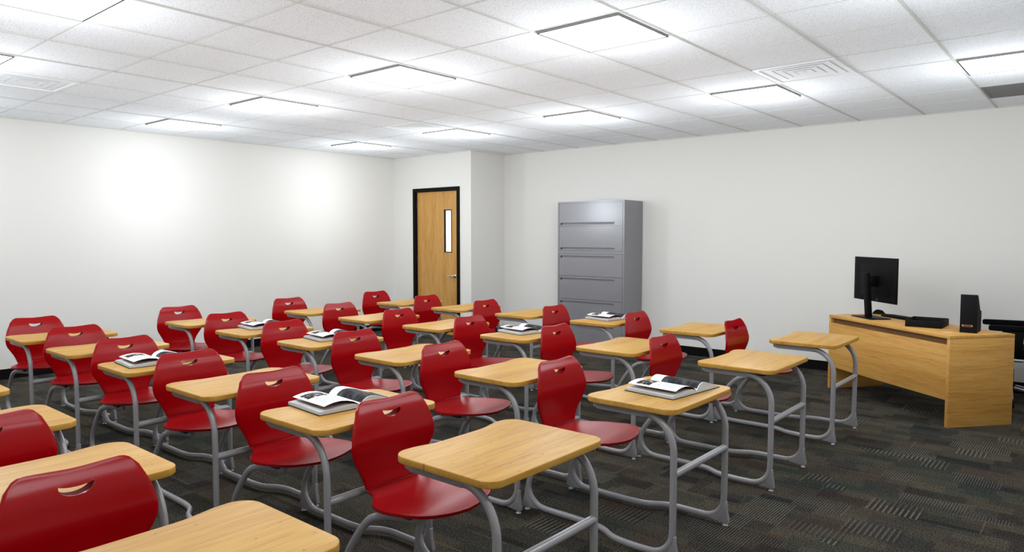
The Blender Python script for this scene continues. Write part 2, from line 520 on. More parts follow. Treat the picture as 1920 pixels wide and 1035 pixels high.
lathe(bm, [(0.026, 0), (0.026, 0.010), (0.020, 0.016), (0.013, 0.018), (0.013, 0.05), (0.016, 0.056), (0.01, 0.062)], 20, Matrix.Translation((hx, ly, hz)) @ Matrix.Rotation(PI / 2, 4, 'X'))
tube(bm, smooth_path([(hx, ly - 0.048, hz), (hx - 0.04, ly - 0.050, hz), (hx - 0.085, ly - 0.048, hz - 0.004), (hx - 0.115, ly - 0.043, hz - 0.004)]), 0.0095, 10, 0.0075)
obj('door_lever', bm, M['chrome'], leaf)
bm = bmesh.new()
for z in (0.25, 1.1, 1.95):
    lathe(bm, [(0.007, 0), (0.007, 0.1)], 10, Matrix.Translation((lx0 - 0.002, ly - 0.004, z)))
obj('hinge', bm, M['dark_metal'], leaf)

# ---------------------------------------------------------------- ceiling lights
LX = [GX + T * 0.5 - 3 * T * k for k in range(5)]
LY = [GY + T * 0.5 - 4 * T, GY + T * 0.5, GY + T * 0.5 + 4 * T]
def make_light():
    e = empty('ceiling_light')
    h = 0.288
    bm = bmesh.new()
    r = 0.007
    for a in ((-h, -h + r, -h, h), (h - r, h, -h, h), (-h + r, h - r, -h, -h + r), (-h + r, h - r, h - r, h)):
        box(bm, a[0], a[1], a[2], a[3], -0.0075, 0.006)
        box(bm, a[0], a[1], a[2], a[3], -0.009, -0.0075, mat=1)
    obj('frame', bm, [M['light_frame'], M['light_rim']], e, smooth=0)
    obj('diffuser', box(bmesh.new(), -h + r, h - r, -h + r, h - r, -0.0075, 0.004), M['diffuser'], e, smooth=0)
    for drop, watts, rad in UNSEEN_LIGHTS:
        d = bpy.data.lights.new('unseen_light', 'POINT')
        d.energy = watts
        d.shadow_soft_size = rad
        d.color = (0.875, 0.952, 1.0)
        b = bpy.data.objects.new('unseen_light', d)
        COL.objects.link(b)
        b.parent = e
        b.location = (0, 0, -drop)
    return e
LIGHT_LABELS = {
    (0, 0): 'square ceiling light panel out of view behind the viewpoint, teacher end',
    (1, 0): 'square ceiling light panel out of view straight above the viewpoint',
    (2, 0): 'large bright ceiling light panel cut off by the top left of the picture',
    (3, 0): 'ceiling light panel cut off by the left edge, just under the largest one',
    (4, 0): 'ceiling light panel out of view off the left edge',
    (0, 1): 'ceiling light panel out of view off the top right',
    (1, 1): 'largest fully visible ceiling light panel, top right of centre',
    (2, 1): 'second light panel in the near row, left of the largest full one',
    (3, 1): 'third light panel in the near row, above the left wall',
    (4, 1): 'light panel closest to the left wall in the near row',
    (0, 2): 'ceiling light panel cut off at the right edge beside the grey grille',
    (1, 2): 'ceiling light panel next to the square air diffuser, right of the cabinet',
    (2, 2): 'ceiling light panel above and in front of the grey cabinet',
    (3, 2): 'ceiling light panel in front of the door wall, left of the cabinet',
    (4, 2): 'smallest, farthest light panel, over the far left corner'}
light0 = make_light()
first = True
for j, y in enumerate(LY):
    for i, x in enumerate(LX):
        o = light0 if first else copy_tree(light0)
        first = False
        o.location = (x, y, CEIL)
        if i == 4:                                        # the row along the left wall is dimmed
            for ch in o.children:
                if ch.type == 'LIGHT':
                    ch.data = ch.data.copy()
                    ch.data.energy *= 0.82
        tag(o, LIGHT_LABELS[(i, j)], 'ceiling light', 'square light panels in the ceiling grid')

# air diffusers and the return grille
def make_diffuser():
    e = empty('air_diffuser')
    bm = bmesh.new()
    h = 0.292
    def ring(a, b, z0, z1):
        for q in ((-a, -b, -a, a), (b, a, -a, a), (-b, b, -a, -b), (-b, b, b, a)):
            box(bm, q[0], q[1], q[2], q[3], z0, z1)
    ring(h, h - 0.03, -0.003, 0.006)
    obj('frame', bm, M['vent'], e, smooth=0)
    for a in (0.235, 0.175, 0.115, 0.058):
        bm = bmesh.new()
        b = a - 0.048
        lo = [(-a, -a), (a, -a), (a, a), (-a, a)]
        hi = [(-b, -b), (b, -b), (b, b), (-b, b)]
        v0 = [bm.verts.new((x, y, 0.0000)) for x, y in lo]
        v1 = [bm.verts.new((x, y, 0.0020)) for x, y in hi]
        v2 = [bm.verts.new((x, y, 0.0015)) for x, y in lo]
        v3 = [bm.verts.new((x, y, 0.0035)) for x, y in hi]
        for q in range(4):
            w = (q + 1) % 4
            bm.faces.new((v0[q], v0[w], v1[w], v1[q]))
            bm.faces.new((v2[q], v3[q], v3[w], v2[w]))
            bm.faces.new((v0[q], v2[q], v2[w], v0[w]))
            bm.faces.new((v1[q], v1[w], v3[w], v3[q]))
        obj('louvre', bm, M['vent'], e, smooth=0)
    return e
dif = make_diffuser()
for n_, (x, y, lab) in enumerate([
        (GX - 1.5 * T, GY + 3.5 * T, 'square white louvred air diffuser nearest the right wall'),
        (GX - 9.5 * T, GY - 2.5 * T, 'square white louvred air diffuser at the left edge of the ceiling'),
        (GX - 8.5 * T, GY + 3.5 * T, 'faint square air diffuser before the farthest row of lights')]):
    o = dif if n_ == 0 else copy_tree(dif)
    o.location = (x, y, CEIL)
    tag(o, lab, 'air vent', 'air diffusers in the ceiling')
g = tag(empty('return_grille', (GX + 0.5 * T, GY + 6.5 * T, CEIL)), 'dark grey square return air grille in the ceiling at right edge', 'air vent')
bm = bmesh.new()
h = 0.292
for q in ((-h, -h + 0.02, -h, h), (h - 0.02, h, -h, h), (-h + 0.02, h - 0.02, -h, -h + 0.02), (-h + 0.02, h - 0.02, h - 0.02, h)):
    box(bm, q[0], q[1], q[2], q[3], -0.003, 0.006)
obj('frame', bm, M['return'], g, smooth=0)
bm = bmesh.new()
for k in range(24):
    y = -h + 0.03 + k * (2 * h - 0.06) / 23
    box(bm, -h + 0.02, h - 0.02, y - 0.007, y + 0.007, -0.001, 0.003)
box(bm, -h + 0.02, h - 0.02, -h + 0.02, h - 0.02, 0.004, 0.006)
obj('louvre_panel', bm, M['return'], g, smooth=0)

# ---------------------------------------------------------------- student desks (seat and desk on one frame)
TZ, TT = 0.7245, 0.026
def tabletop_bm():
    X, Y = 0.247, 0.337
    out = []
    def arc(cx, cy, r, a0, a1, n=9):
        for k in range(n + 1):
            a = a0 + (a1 - a0) * k / n
            out.append((cx + r * math.cos(a), cy + r * math.sin(a)))
    rf, rb = 0.060, 0.070
    # student's side, hollowed in the middle
    arc(-X + rb, -Y + rb, rb, 1.5 * PI, PI)            # near corner by the student
    for k in range(1, 16):
        y = -Y + rb + 0.01 + (2 * Y - 2 * rb - 0.02) * k / 16
        t = min(1.0, max(0.0, (0.255 - abs(y)) / 0.15))
        t = t * t * (3 - 2 * t)
        out.append((-X + 0.026 * t, y))
    arc(-X + rb, Y - rb, rb, PI, 0.5 * PI)
    arc(X - rf, Y - rf, rf, 0.5 * PI, 0.0)
    out.append((X + 0.002, 0.12)); out.append((X + 0.003, 0.0)); out.append((X + 0.002, -0.12))
    arc(X - rf, -Y + rf, rf, 0.0, -0.5 * PI)
    return prism(bmesh.new(), [(a - 0.019, b + 0.003) for a, b in out], TZ - TT, TZ)

def make_shell(root):
    def L(v, pts):
        for (a, fa), (b, fb) in zip(pts, pts[1:]):
            if v <= b:
                t = (v - a) / (b - a)
                return fa + (fb - fa) * t
        return pts[-1][1]
    def Sm(v, pts):
        # smooth (Catmull-Rom on samples)
        xs_ = [p[0] for p in pts]
        for i in range(len(pts) - 1):
            if v <= xs_[i + 1] or i == len(pts) - 2:
                p0 = pts[max(0, i - 1)][1]; p1 = pts[i][1]; p2 = pts[i + 1][1]; p3 = pts[min(len(pts) - 1, i + 2)][1]
                t = (v - xs_[i]) / (xs_[i + 1] - xs_[i])
                t = max(0, min(1, t))
                return 0.5 * (2 * p1 + (p2 - p0) * t + (2 * p0 - 5 * p1 + 4 * p2 - p3) * t * t + (3 * p1 - p0 - 3 * p2 + p3) * t ** 3)
    # ---- backrest: height z from the crease to the top
    z0, z1 = 0.447, 0.822
    hw = [(0.447, 0.143), (0.495, 0.160), (0.545, 0.190), (0.59, 0.216), (0.64, 0.226), (0.69, 0.219), (0.735, 0.205), (0.785, 0.183), (0.822, 0.168)]
    cx = [(0.447, -0.643), (0.50, -0.649), (0.56, -0.642), (0.64, -0.630), (0.70, -0.637), (0.76, -0.649), (0.822, -0.672)]
    bend = [(0.447, 0.000), (0.52, 0.004), (0.62, 0.009), (0.72, 0.008), (0.822, 0.004)]
    NU, NV = 28, 30
    bm = bmesh.new()
    grid = []
    for j in range(NV + 1):
        row = []
        for i in range(NU + 1):
            s = -1 + 2 * i / NU
            v = j / NV
            zt = z1 - 0.001 - 0.0075 * math.exp(-(s / 0.55) ** 2)          # dip in the middle of the top edge
            # round off the top corners
            c = max(0.0, (abs(s) - 0.78) / 0.22)
            zt -= 0.036 * (1 - math.sqrt(max(0.0, 1 - c * c)))
            z = z0 + (zt - z0) * v
            y = s * Sm(z, hw)
            x = Sm(z, cx) + Sm(z, bend) * s * s
            row.append(bm.verts.new((x, y, z)))
        grid.append(row)
    for j in range(NV):
        for i in range(NU):
            bm.faces.new((grid[j][i], grid[j][i + 1], grid[j + 1][i + 1], grid[j + 1][i]))
    back = obj('backrest', bm, M['red'], root, smooth=0)
    # make sure the normals face the sitter (+x)
    if sum(p.normal.x for p in back.data.polygons) < 0:
        back.data.flip_normals()
    so = back.modifiers.new('thick', 'SOLIDIFY'); so.thickness = 0.014; so.offset = -1
    bv = back.modifiers.new('bevel', 'BEVEL'); bv.width = 0.003; bv.segments = 2; bv.limit_method = 'ANGLE'; bv.angle_limit = math.radians(50)
    bake(back)
    # hand hole: flat on top, bowed below
    cut = bmesh.new()
    out = []
    w, zc = 0.049, 0.757
    for k in range(15):                                   # upper lip sags a little in the middle
        t = -1 + 2 * k / 14
        out.append((t * w, zc + 0.010 * t * t + 0.003 * (1 - t * t)))
    for k in range(1, 18):                                # lower lip bows down
        a = PI * k / 18
        out.append((w * (1.0 + 0.06 * math.sin(a)) * math.cos(a), zc + 0.010 - 0.032 * math.sin(a) ** 0.9))
    prism(cut, out, -0.75, -0.55, axis=0)
    co = obj('cutter', cut, M['red'], smooth=0)
    bo = back.modifiers.new('hole', 'BOOLEAN'); bo.operation = 'DIFFERENCE'; bo.object = co; bo.solver = 'EXACT'
    bpy.context.view_layer.update()
    bake(back)
    cm = co.data
    bpy.data.objects.remove(co, do_unlink=True); bpy.data.meshes.remove(cm)
    back.data.shade_smooth(); back.data.set_sharp_from_angle(angle=math.radians(32))
    # short sleeve round the hand hole, on the rear of the shell
    bm = bmesh.new()
    cxo = sum(p[0] for p in out) / len(out); czo = sum(p[1] for p in out) / len(out)
    big = [(cxo + (a - cxo) * 1.06, czo + (b - czo) * 1.16) for a, b in out]
    ri = [[bm.verts.new((x, a, b)) for a, b in out] for x in (-0.652, -0.690)]
    ro = [[bm.verts.new((x, a, b)) for a, b in big] for x in (-0.652, -0.690)]
    m = len(out)
    for q in range(m):
        w2 = (q + 1) % m
        bm.faces.new((ri[0][q], ri[0][w2], ri[1][w2], ri[1][q]))
        bm.faces.new((ro[0][q], ro[1][q], ro[1][w2], ro[0][w2]))
        bm.faces.new((ri[1][q], ri[1][w2], ro[1][w2], ro[1][q]))
        bm.faces.new((ri[0][q], ro[0][q], ro[0][w2], ri[0][w2]))
    obj('hand_hole', bm, M['red_matte'], back, smooth=40)
    # ---- seat
    hw = [(-0.643, 0.143), (-0.61, 0.146), (-0.575, 0.166), (-0.53, 0.207), (-0.485, 0.232), (-0.43, 0.243), (-0.36, 0.240), (-0.30, 0.227), (-0.255, 0.200), (-0.225, 0.158), (-0.205, 0.105), (-0.193, 0.050), (-0.188, 0.0)]
    zc = [(-0.643, 0.447), (-0.61, 0.442), (-0.53, 0.438), (-0.43, 0.441), (-0.34, 0.449), (-0.27, 0.453), (-0.22, 0.450), (-0.188, 0.444)]
    bm = bmesh.new()
    NU, NV = 24, 30
    grid = []
    for j in range(NV + 1):
        v = j / NV
        x = -0.643 + 0.455 * math.sin(v * PI / 2) ** 0.95
        row = []
        w = max(0.0, Sm(x, hw)) if j < NV else 0.012
        for i in range(NU + 1):
            s = -1 + 2 * i / NU
            z = Sm(x, zc) + 0.004 * s * s * min(1.0, (x + 0.643) / 0.08) * (1 if x < -0.32 else max(0, 1 - (x + 0.32) / 0.10))
            row.append(bm.verts.new((x, s * w, z)))
        grid.append(row)
    for j in range(NV):
        for i in range(NU):
            bm.faces.new((grid[j][i], grid[j][i + 1], grid[j + 1][i + 1], grid[j + 1][i]))
    seat = obj('seat', bm, M['red_seat'], root, smooth=0)
    if sum(p.normal.z for p in seat.data.polygons) < 0:
        seat.data.flip_normals()
    so = seat.modifiers.new('thick', 'SOLIDIFY'); so.thickness = 0.013; so.offset = -1
    bv = seat.modifiers.new('bevel', 'BEVEL'); bv.width = 0.004; bv.segments = 2; bv.limit_method = 'ANGLE'; bv.angle_limit = math.radians(50)
    bake(seat)
    seat.data.shade_smooth(); seat.data.set_sharp_from_angle(angle=math.radians(40))

R_T = 0.0172
def make_student_desk():
    root = empty('student_desk')
    obj('tabletop', tabletop_bm(), M['desk_wood'], root, bevel=0.0035, seg=3)
    make_shell(root)
    for s in (-1, 1):
        y = 0.285 * s
        # rail under the top
        bm = bmesh.new()
        prism(bm, [(-0.228, TZ - TT - 0.0005), (0.06, TZ - TT - 0.0005), (0.06, TZ - TT - 0.036), (-0.195, TZ - TT - 0.036), (-0.228, TZ - TT - 0.026)], y - 0.014, y + 0.014, axis=1)
        obj('support_rail', bm, M['frame'], root, bevel=0.003)
        # front leg: bends down from the rail, turns back along the floor
        bm = bmesh.new()
        zr = TZ - TT - 0.0195
        pts = [(0.0, y, zr), (0.03, y, zr)]
        for k in range(1, 11):
            a = PI / 2 * k / 10
            pts.append((0.057 + 0.150 * math.sin(a), y, zr - 0.165 * (1 - math.cos(a))))
        pts += [(0.207, y, 0.42), (0.207, y, 0.30), (0.206, y, 0.16)]
        for k in range(1, 10):
            a = PI / 2 * k / 9
            pts.append((0.206 - 0.112 * (1 - math.cos(a)), y + s * 0.004 * (k / 9), 0.142 - 0.112 * math.sin(a)))
        tube(bm, pts, R_T, 14, flat=0.8)
        leg = obj('leg', bm, M['frame'], root)
        # web at the foot
        bm = bmesh.new()
        prism(bm, [(0.198, 0.140), (0.2235, 0.128), (0.224, 0.095), (0.232, 0.052), (0.237, 0.022), (0.225, 0.012), (0.183, 0.016), (0.120, 0.024), (0.150, 0.045), (0.183, 0.085)], y - 0.0105, y + 0.0105, axis=1)
        obj('foot', bm, M['frame'], leg, bevel=0.003)
        bm = bmesh.new()
        lathe(bm, [(0.010, 0.0), (0.0145, 0.0015), (0.0145, 0.0045), (0.007, 0.009), (0.005, 0.016)], 16, Matrix.Translation((0.215, y, 0)))
        obj('glide', bm, M['glide'], leg)
        # runner along the floor, stepping inward under the seat
        bm = bmesh.new()
        yc = 0.207 * s
        pts = smooth_path([(0.097, y + s * 0.004, 0.030), (0.02, y + s * 0.005, 0.029), (-0.06, y + s * 0.002, 0.030), (-0.13, y - s * 0.015, 0.030), (-0.21, yc + s * 0.018, 0.030), (-0.29, yc + s * 0.003, 0.030), (-0.40, yc, 0.030), (-0.59, yc, 0.030)], 7)
        tube(bm, pts, R_T, 14, flat=0.8)
        obj('runner', bm, M['frame'], root)
        # curved seat leg: sweeps up from the runner and forward under the seat
        bm = bmesh.new()
        pts = smooth_path([(-0.585, yc, 0.030), (-0.640, yc, 0.039), (-0.690, yc, 0.078), (-0.708, yc, 0.130), (-0.694, yc, 0.185), (-0.655, yc, 0.245), (-0.600, yc, 0.315), (-0.540, yc, 0.372), (-0.47, yc - s * 0.008, 0.400), (-0.40, yc - s * 0.03, 0.408), (-0.31, yc - s * 0.055, 0.410)], 6)
        tube(bm, pts, R_T, 14, flat=0.8)
        sl = obj('seat_leg', bm, M['frame'], root)
        bm = bmesh.new()
        prism(bm, [(-0.700, 0.160), (-0.726, 0.125), (-0.732, 0.080), (-0.742, 0.030), (-0.734, 0.014), (-0.690, 0.016), (-0.620, 0.024), (-0.655, 0.045), (-0.690, 0.085)], yc - 0.0105, yc + 0.0105, axis=1)
        obj('foot', bm, M['frame'], sl, bevel=0.003)
        bm = bmesh.new()
        lathe(bm, [(0.010, 0.0), (0.0145, 0.0015), (0.0145, 0.0045), (0.007, 0.009), (0.005, 0.016)], 16, Matrix.Translation((-0.716, yc, 0)))
        obj('glide', bm, M['glide'], sl)
        # mounting plate under the seat
        bm = bmesh.new()
        box(bm, -0.535, -0.33, s * 0.165 - 0.022, s * 0.165 + 0.022, 0.412, 0.4265)
        obj('seat_bracket', bm, M['dark_metal'], root, bevel=0.003)
    bm = bmesh.new()
    tube(bm, [(0.207, -0.28, 0.415), (0.207, 0.0, 0.415), (0.207, 0.28, 0.415)], 0.0175, 14)
    obj('crossbar', bm, M['frame'], root)
    return root

SX, SY = 0.930, 1.2255
CX0, CY0 = -1.703, 1.981
ORD = ['first', 'second', 'third', 'fourth', 'fifth', 'sixth']
LINE = {-1: 'the line closest to the camera', 0: 'the second line from the camera', 1: 'the middle line', 2: 'the fourth line from the camera', 3: 'the farthest line'}
BOOKS = {(1, 0): (-0.110, 0.035, -5), (3, 0): (-0.050, -0.040, -5), (0, 1): (0.004, 0.086, -6.5), (3, 1): (-0.067, 0.09, -9), (4, 1): (-0.14, 0.10, -8), (2, 2): (-0.085, 0.10, -11), (2, 3): (-0.06, 0.10, -9)}
desk0 = make_student_desk()
first = True
for j in (-1, 0, 1, 2, 3):
    for i in range(4 if j == -1 else 6):
        o = desk0 if first else copy_tree(desk0)
        first = False
        o.location = (CX0 - SX * i, CY0 + SY * j, 0)
        bk = ' with open book' if (i, j) in BOOKS else ''
        tag(o, 'red-seated desk%s, %s from right, %s' % (bk, ORD[i], LINE[j]), 'school desk', 'student desks with attached red seats')

# ---------------------------------------------------------------- open books
def half_surface(prof, sgn, x0, x1, n=14):
    return [(sgn * y, z) for y, z in prof]
def make_book():
    root = empty('open_book')
    L2 = 0.143
    def sheet(prof, sgn, thick, top_mat, under_mat, name, lift_lo=1.0, lift_hi=1.0, close=True):
        """Arched leaf or block: profile (y,z) swept along the spine. close=True fills it down to the table."""
        bm = bmesh.new()
        uvl = bm.loops.layers.uv.new('UVMap')
        NX = 10
        ymax = prof[-1][0]
        top, bot = [], []
        for k in range(NX + 1):
            x = -L2 + 2 * L2 * k / NX
            f = lift_lo + (lift_hi - lift_lo) * k / NX
            top.append([bm.verts.new((x, sgn * y, z0_ + (z - z0_) * f if not close else z)) for y, z, z0_ in prof])
            bot.append([bm.verts.new((x, sgn * y * (1.0 if not close else 1.0), (0.003 if close else (z0_ + (z - z0_) * f) - thick))) for y, z, z0_ in prof])
        n = len(prof)
        for k in range(NX):
            for i in range(n - 1):
                f = bm.faces.new((top[k][i], top[k][i + 1], top[k + 1][i + 1], top[k + 1][i]))
                f.material_index = 0
                for lp in f.loops:
                    c = lp.vert.co
                    lp[uvl].uv = ((c.x + L2) / (2 * L2), abs(c.y) / ymax)
                f = bm.faces.new((bot[k][i], bot[k + 1][i], bot[k + 1][i + 1], bot[k][i + 1])); f.material_index = 1
            for i in (0, n - 1):
                f = bm.faces.new((top[k][i], top[k + 1][i], bot[k + 1][i], bot[k][i])); f.material_index = 1
        for k in (0, NX):
            for i in range(n - 1):
                f = bm.faces.new((top[k][i], bot[k][i], bot[k][i + 1], top[k][i + 1])); f.material_index = 1
        o = obj(name, bm, [M[top_mat], M[under_mat]], root, smooth=40)
        return o
    far = [(0.0, 0.010, 0), (0.008, 0.022, 0), (0.022, 0.036, 0), (0.042, 0.046, 0), (0.062, 0.048, 0), (0.085, 0.045, 0), (0.115, 0.037, 0), (0.15, 0.025, 0), (0.185, 0.013, 0), (0.212, 0.006, 0)]
    sheet(far, 1, 0, 'page_picture', 'page_edge', 'picture_page_block')
    near = [(0.0, 0.010, 0), (0.012, 0.020, 0), (0.035, 0.026, 0), (0.07, 0.027, 0), (0.11, 0.024, 0), (0.15, 0.020, 0), (0.19, 0.017, 0), (0.206, 0.0165, 0)]
    sheet(near, -1, 0, 'page_edge', 'page_edge', 'text_page_block')  # top leaf coloured grey to stand for shade under the raised page
    loose = [(0.001, 0.0125, 0.0125), (0.012, 0.024, 0.022), (0.035, 0.037, 0.03), (0.065, 0.047, 0.03), (0.10, 0.0525, 0.028), (0.135, 0.051, 0.025), (0.165, 0.045, 0.022), (0.184, 0.039, 0.02)]
    sheet(loose, -1, 0.0012, 'page_text', 'brown_page', 'raised_page', 0.80, 0.92, close=False)
    bm = bmesh.new()
    box(bm, -L2 - 0.003, L2 + 0.003, -0.211, 0.216, 0.0003, 0.0028)
    obj('cover', bm, M['charcoal'], root, smooth=0)
    return root
book0 = make_book()
first = True
BOOK_ON = {(1, 0): 'largest open picture book with raised page, on the second line of desks',
           (3, 0): 'open book on the second line of desks, half hidden by a red seat back',
           (0, 1): 'open picture book fully in view on the right end desk of the middle line',
           (3, 1): 'open book in the middle line, the right one of two',
           (4, 1): 'open book in the middle line, the left one of two',
           (2, 2): 'open book on the fourth line desk left of the grey cabinet',
           (2, 3): 'small open book on the desk directly in front of the grey cabinet'}
for (i, j), (x, y, a) in BOOKS.items():
    o = book0 if first else copy_tree(book0)
    first = False
    o.location = (CX0 - SX * i + x, CY0 + SY * j + y, TZ)
    o.rotation_euler = (0, 0, math.radians(a))
    tag(o, BOOK_ON[(i, j)], 'book', 'open books on the student desks')

# ---------------------------------------------------------------- filing cabinet
CBX0, CBX1, CBY0, CBY1, CBZ = -5.785, -4.735, 7.825, YR - 0.013, 1.966
cab = tag(empty('filing_cabinet', ((CBX0 + CBX1) / 2, (CBY0 + CBY1) / 2, 0)), 'tall grey steel lateral filing cabinet against the right wall', 'cabinet')
cab_off = Vector(cab.location)
def cbox(bm, x0, x1, y0, y1, z0, z1):
    return box(bm, x0 - cab_off.x, x1 - cab_off.x, y0 - cab_off.y, y1 - cab_off.y, z0, z1)
bm = bmesh.new()
cbox(bm, CBX0, CBX1, CBY0 + 0.022, CBY1, 0.0, CBZ)
cbox(bm, CBX0, CBX0 + 0.022, CBY0, CBY0 + 0.022, 0.0, CBZ)
cbox(bm, CBX1 - 0.022, CBX1, CBY0, CBY0 + 0.022, 0.0, CBZ)
cbox(bm, CBX0 + 0.022, CBX1 - 0.022, CBY0, CBY0 + 0.022, CBZ - 0.022, CBZ)
cbox(bm, CBX0 + 0.022, CBX1 - 0.022, CBY0, CBY0 + 0.022, 1.272, 1.306)
cbox(bm, CBX0 + 0.022, CBX1 - 0.022, CBY0, CBY0 + 0.022, 0.0, 0.03)
obj('body', bm, M['cab'], cab, smooth=0)
# drawers: bottom, top, does the pull sit low
for z0, z1, low in ((1.640, 1.942, True), (1.309, 1.635, True), (0.972, 1.268, False), (0.660, 0.967, False), (0.348, 0.655, False), (0.034, 0.343, False)):
    x0, x1 = CBX0 + 0.026, CBX1 - 0.026
    hz0, hz1 = (z0 + 0.016, z0 + 0.050) if low else (z1 - 0.055, z1 - 0.020)
    hx0, hx1 = x0 + 0.018, x1 - 0.125
    y0, y1 = CBY0 + 0.001, CBY0 + 0.020
    bm = bmesh.new()
    cbox(bm, x0, x1, y0, y1, hz1, z1)
    cbox(bm, x0, x1, y0, y1, z0, hz0)
    cbox(bm, x0, hx0, y0, y1, hz0, hz1)
    cbox(bm, hx1, x1, y0, y1, hz0, hz1)
    d = obj('drawer', bm, M['cab'], cab, smooth=0)
    bm = bmesh.new()
    cbox(bm, hx0, hx1, y0 + 0.011, y1 - 0.001, hz0, hz1)
    cbox(bm, hx0, hx1, y0 - 0.002, y0 + 0.011, hz1 - 0.008, hz1)
    obj('handle', bm, M['cab_pull'], d, smooth=0)
    bm = bmesh.new()
    cbox(bm, hx0, hx0 + 0.022, y0 + 0.002, y0 + 0.011, hz0 + 0.002, hz1 - 0.010)
    obj('latch', bm, M['cab_dark'], d, smooth=0)

# ---------------------------------------------------------------- teacher's desk
DA = -0.6890                    # turn of the front edge
dA = Vector((-0.9341, 6.4147, 0))
DW, DD, DH = 1.525, 0.593, 0.7303
desk = tag(empty('teacher_desk', dA, DA), "oak teacher's desk with full side panels and a slotted front", 'desk')
# local frame: x runs along the front edge (0 at the right end, negative leftward), y goes back
obj('top', box(bmesh.new(), -DW, 0, 0, DD, DH - 0.027, DH), M['oak_front'], desk, bevel=0.002)
obj('side_panel', box(bmesh.new(), -0.03, 0, 0, DD, 0, DH - 0.0272), M['oak_side'], desk, bevel=0.002)
obj('side_panel', box(bmesh.new(), -DW, -DW + 0.03, 0, DD, 0, DH - 0.0272), M['oak_side'], desk, bevel=0.002)
obj('front_panel', box(bmesh.new(), -DW + 0.0302, -0.0302, 0.001, 0.02, 0.216, 0.655), M['oak_front'], desk, bevel=0.0015)
obj('rail', box(bmesh.new(), -DW + 0.0302, -0.0302, 0.034, 0.050, 0.60, DH - 0.0272), M['oak_slot_shade'], desk, smooth=0)
for gx, gy in ((-0.175, 0.130), (-1.395, 0.10)):
    bm = bmesh.new()
    lathe(bm, [(0.040, -0.002), (0.040, 0.0003), (0.037, 0.0005), (0.031, 0.0005), (0.029, 0.0002), (0.001, 0.0002)], 28, Matrix.Translation((gx, gy, DH)))
    obj('grommet', bm, M['grommet'], desk)
def dpt(x, y, z=DH):
    c, s = math.cos(DA), math.sin(DA)
    return (dA.x + c * x - s * y, dA.y + s * x + c * y, z)

# monitor, seen from behind
MA = -0.8103
mon = tag(empty('monitor', dpt(-1.203, 0.190, DH + 0.0006), MA), "large black computer monitor turned to the wall on the teacher's desk", 'monitor')
obj('base', box(bmesh.new(), -0.165, 0.165, -0.075, 0.125, 0.0, 0.009), M['black'], mon, bevel=0.003)
bm = bmesh.new()
prism(bm, [(-0.016, 0.009), (0.020, 0.009), (-0.012, 0.430), (-0.050, 0.430)], -0.036, 0.036, axis=0)
obj('stand', bm, M['black'], mon, bevel=0.004)
zc0, zc1 = 0.884 - DH, 1.3039 - DH
bm = bmesh.new()
MWX, MO = 0.7073, -0.0335
N = 16
outer, inner = [], []
# slightly curved slab: back at low y, screen side at high y
def slab(bm, x0, x1, z0, z1, depth, curve):
    fr, bk = [], []
    for k in range(N + 1):
        t = -1 + 2 * k / N
        x = (x0 + x1) / 2 + (x1 - x0) / 2 * t
        yb = 0.070 + curve * t * t
        bk.append([bm.verts.new((x, yb, z)) for z in (z0, z1)])
        fr.append([bm.verts.new((x, yb + depth, z)) for z in (z0, z1)])
    for k in range(N):
        bm.faces.new((bk[k][0], bk[k + 1][0], bk[k + 1][1], bk[k][1]))
        bm.faces.new((fr[k][0], fr[k][1], fr[k + 1][1], fr[k + 1][0]))
        bm.faces.new((bk[k][0], fr[k][0], fr[k + 1][0], bk[k + 1][0]))
        bm.faces.new((bk[k][1], bk[k + 1][1], fr[k + 1][1], fr[k][1]))
    for k in (0, N):
        bm.faces.new((bk[k][0], bk[k][1], fr[k][1], fr[k][0]))
slab(bm, MO - MWX / 2, MO + MWX / 2, zc0, zc1, 0.016, 0.0)
panel = obj('screen_housing', bm, M['black'], mon, bevel=0.003, smooth=40)
bm = bmesh.new()
box(bm, MO - MWX / 2 + 0.008, MO + MWX / 2 - 0.008, 0.0862, 0.0872, zc0 + 0.02, zc1 - 0.008)
obj('screen', bm, M['screen'], panel, smooth=0)
bm = bmesh.new()
v = []
for sx, sz, y in ((0.25, 0.155, 0.0698), (0.17, 0.105, 0.058)):
    v.append([bm.verts.new((MO + a * sx, y, (zc0 + zc1) / 2 - 0.005 + b * sz)) for a, b in ((-1, -1), (1, -1), (1, 1), (-1, 1))])
bm.faces.new(v[0]); bm.faces.new(v[1])
for k in range(4):
    bm.faces.new((v[0][k], v[0][(k + 1) % 4], v[1][(k + 1) % 4], v[1][k]))
obj('back_cover', bm, M['black'], panel, bevel=0.006)
obj('mount', box(bmesh.new(), -0.045, 0.045, -0.020, 0.0575, 0.30, 0.40), M['black'], mon, bevel=0.004)
bm = bmesh.new()
lathe(bm, [(0.011, 0), (0.011, 0.0008), (0.007, 0.001)], 18, Matrix.Translation((MO + 0.05, 0.0698, zc0 + 0.022)) @ Matrix.Rotation(PI / 2, 4, 'X'))
obj('emblem', bm, plain('grey_emblem', (0.07, 0.07, 0.075), 0.4), panel)

# keyboard
kb = tag(empty('keyboard', dpt(-1.075, 0.470), DA), "slim black keyboard behind the monitor on the teacher's desk", 'keyboard')
bm = bmesh.new()
prism(bm, [(-0.068, 0.0), (0.068, 0.0), (0.068, 0.012), (0.055, 0.014), (-0.062, 0.024), (-0.068, 0.022)], -0.225, 0.225, axis=0)
obj('case', bm, M['black'], kb, bevel=0.002)
bm = bmesh.new()
for r in range(5):
    for c in range(22):
        x = -0.213 + 0.0195 * c; y = -0.052 + 0.0215 * r
        zt = 0.024 - 0.010 * (y + 0.062) / 0.117
        box(bm, x, x + 0.016, y, y + 0.018, zt - 0.002, zt + 0.0035)
obj('keys', bm, M['charcoal'], kb, smooth=0)

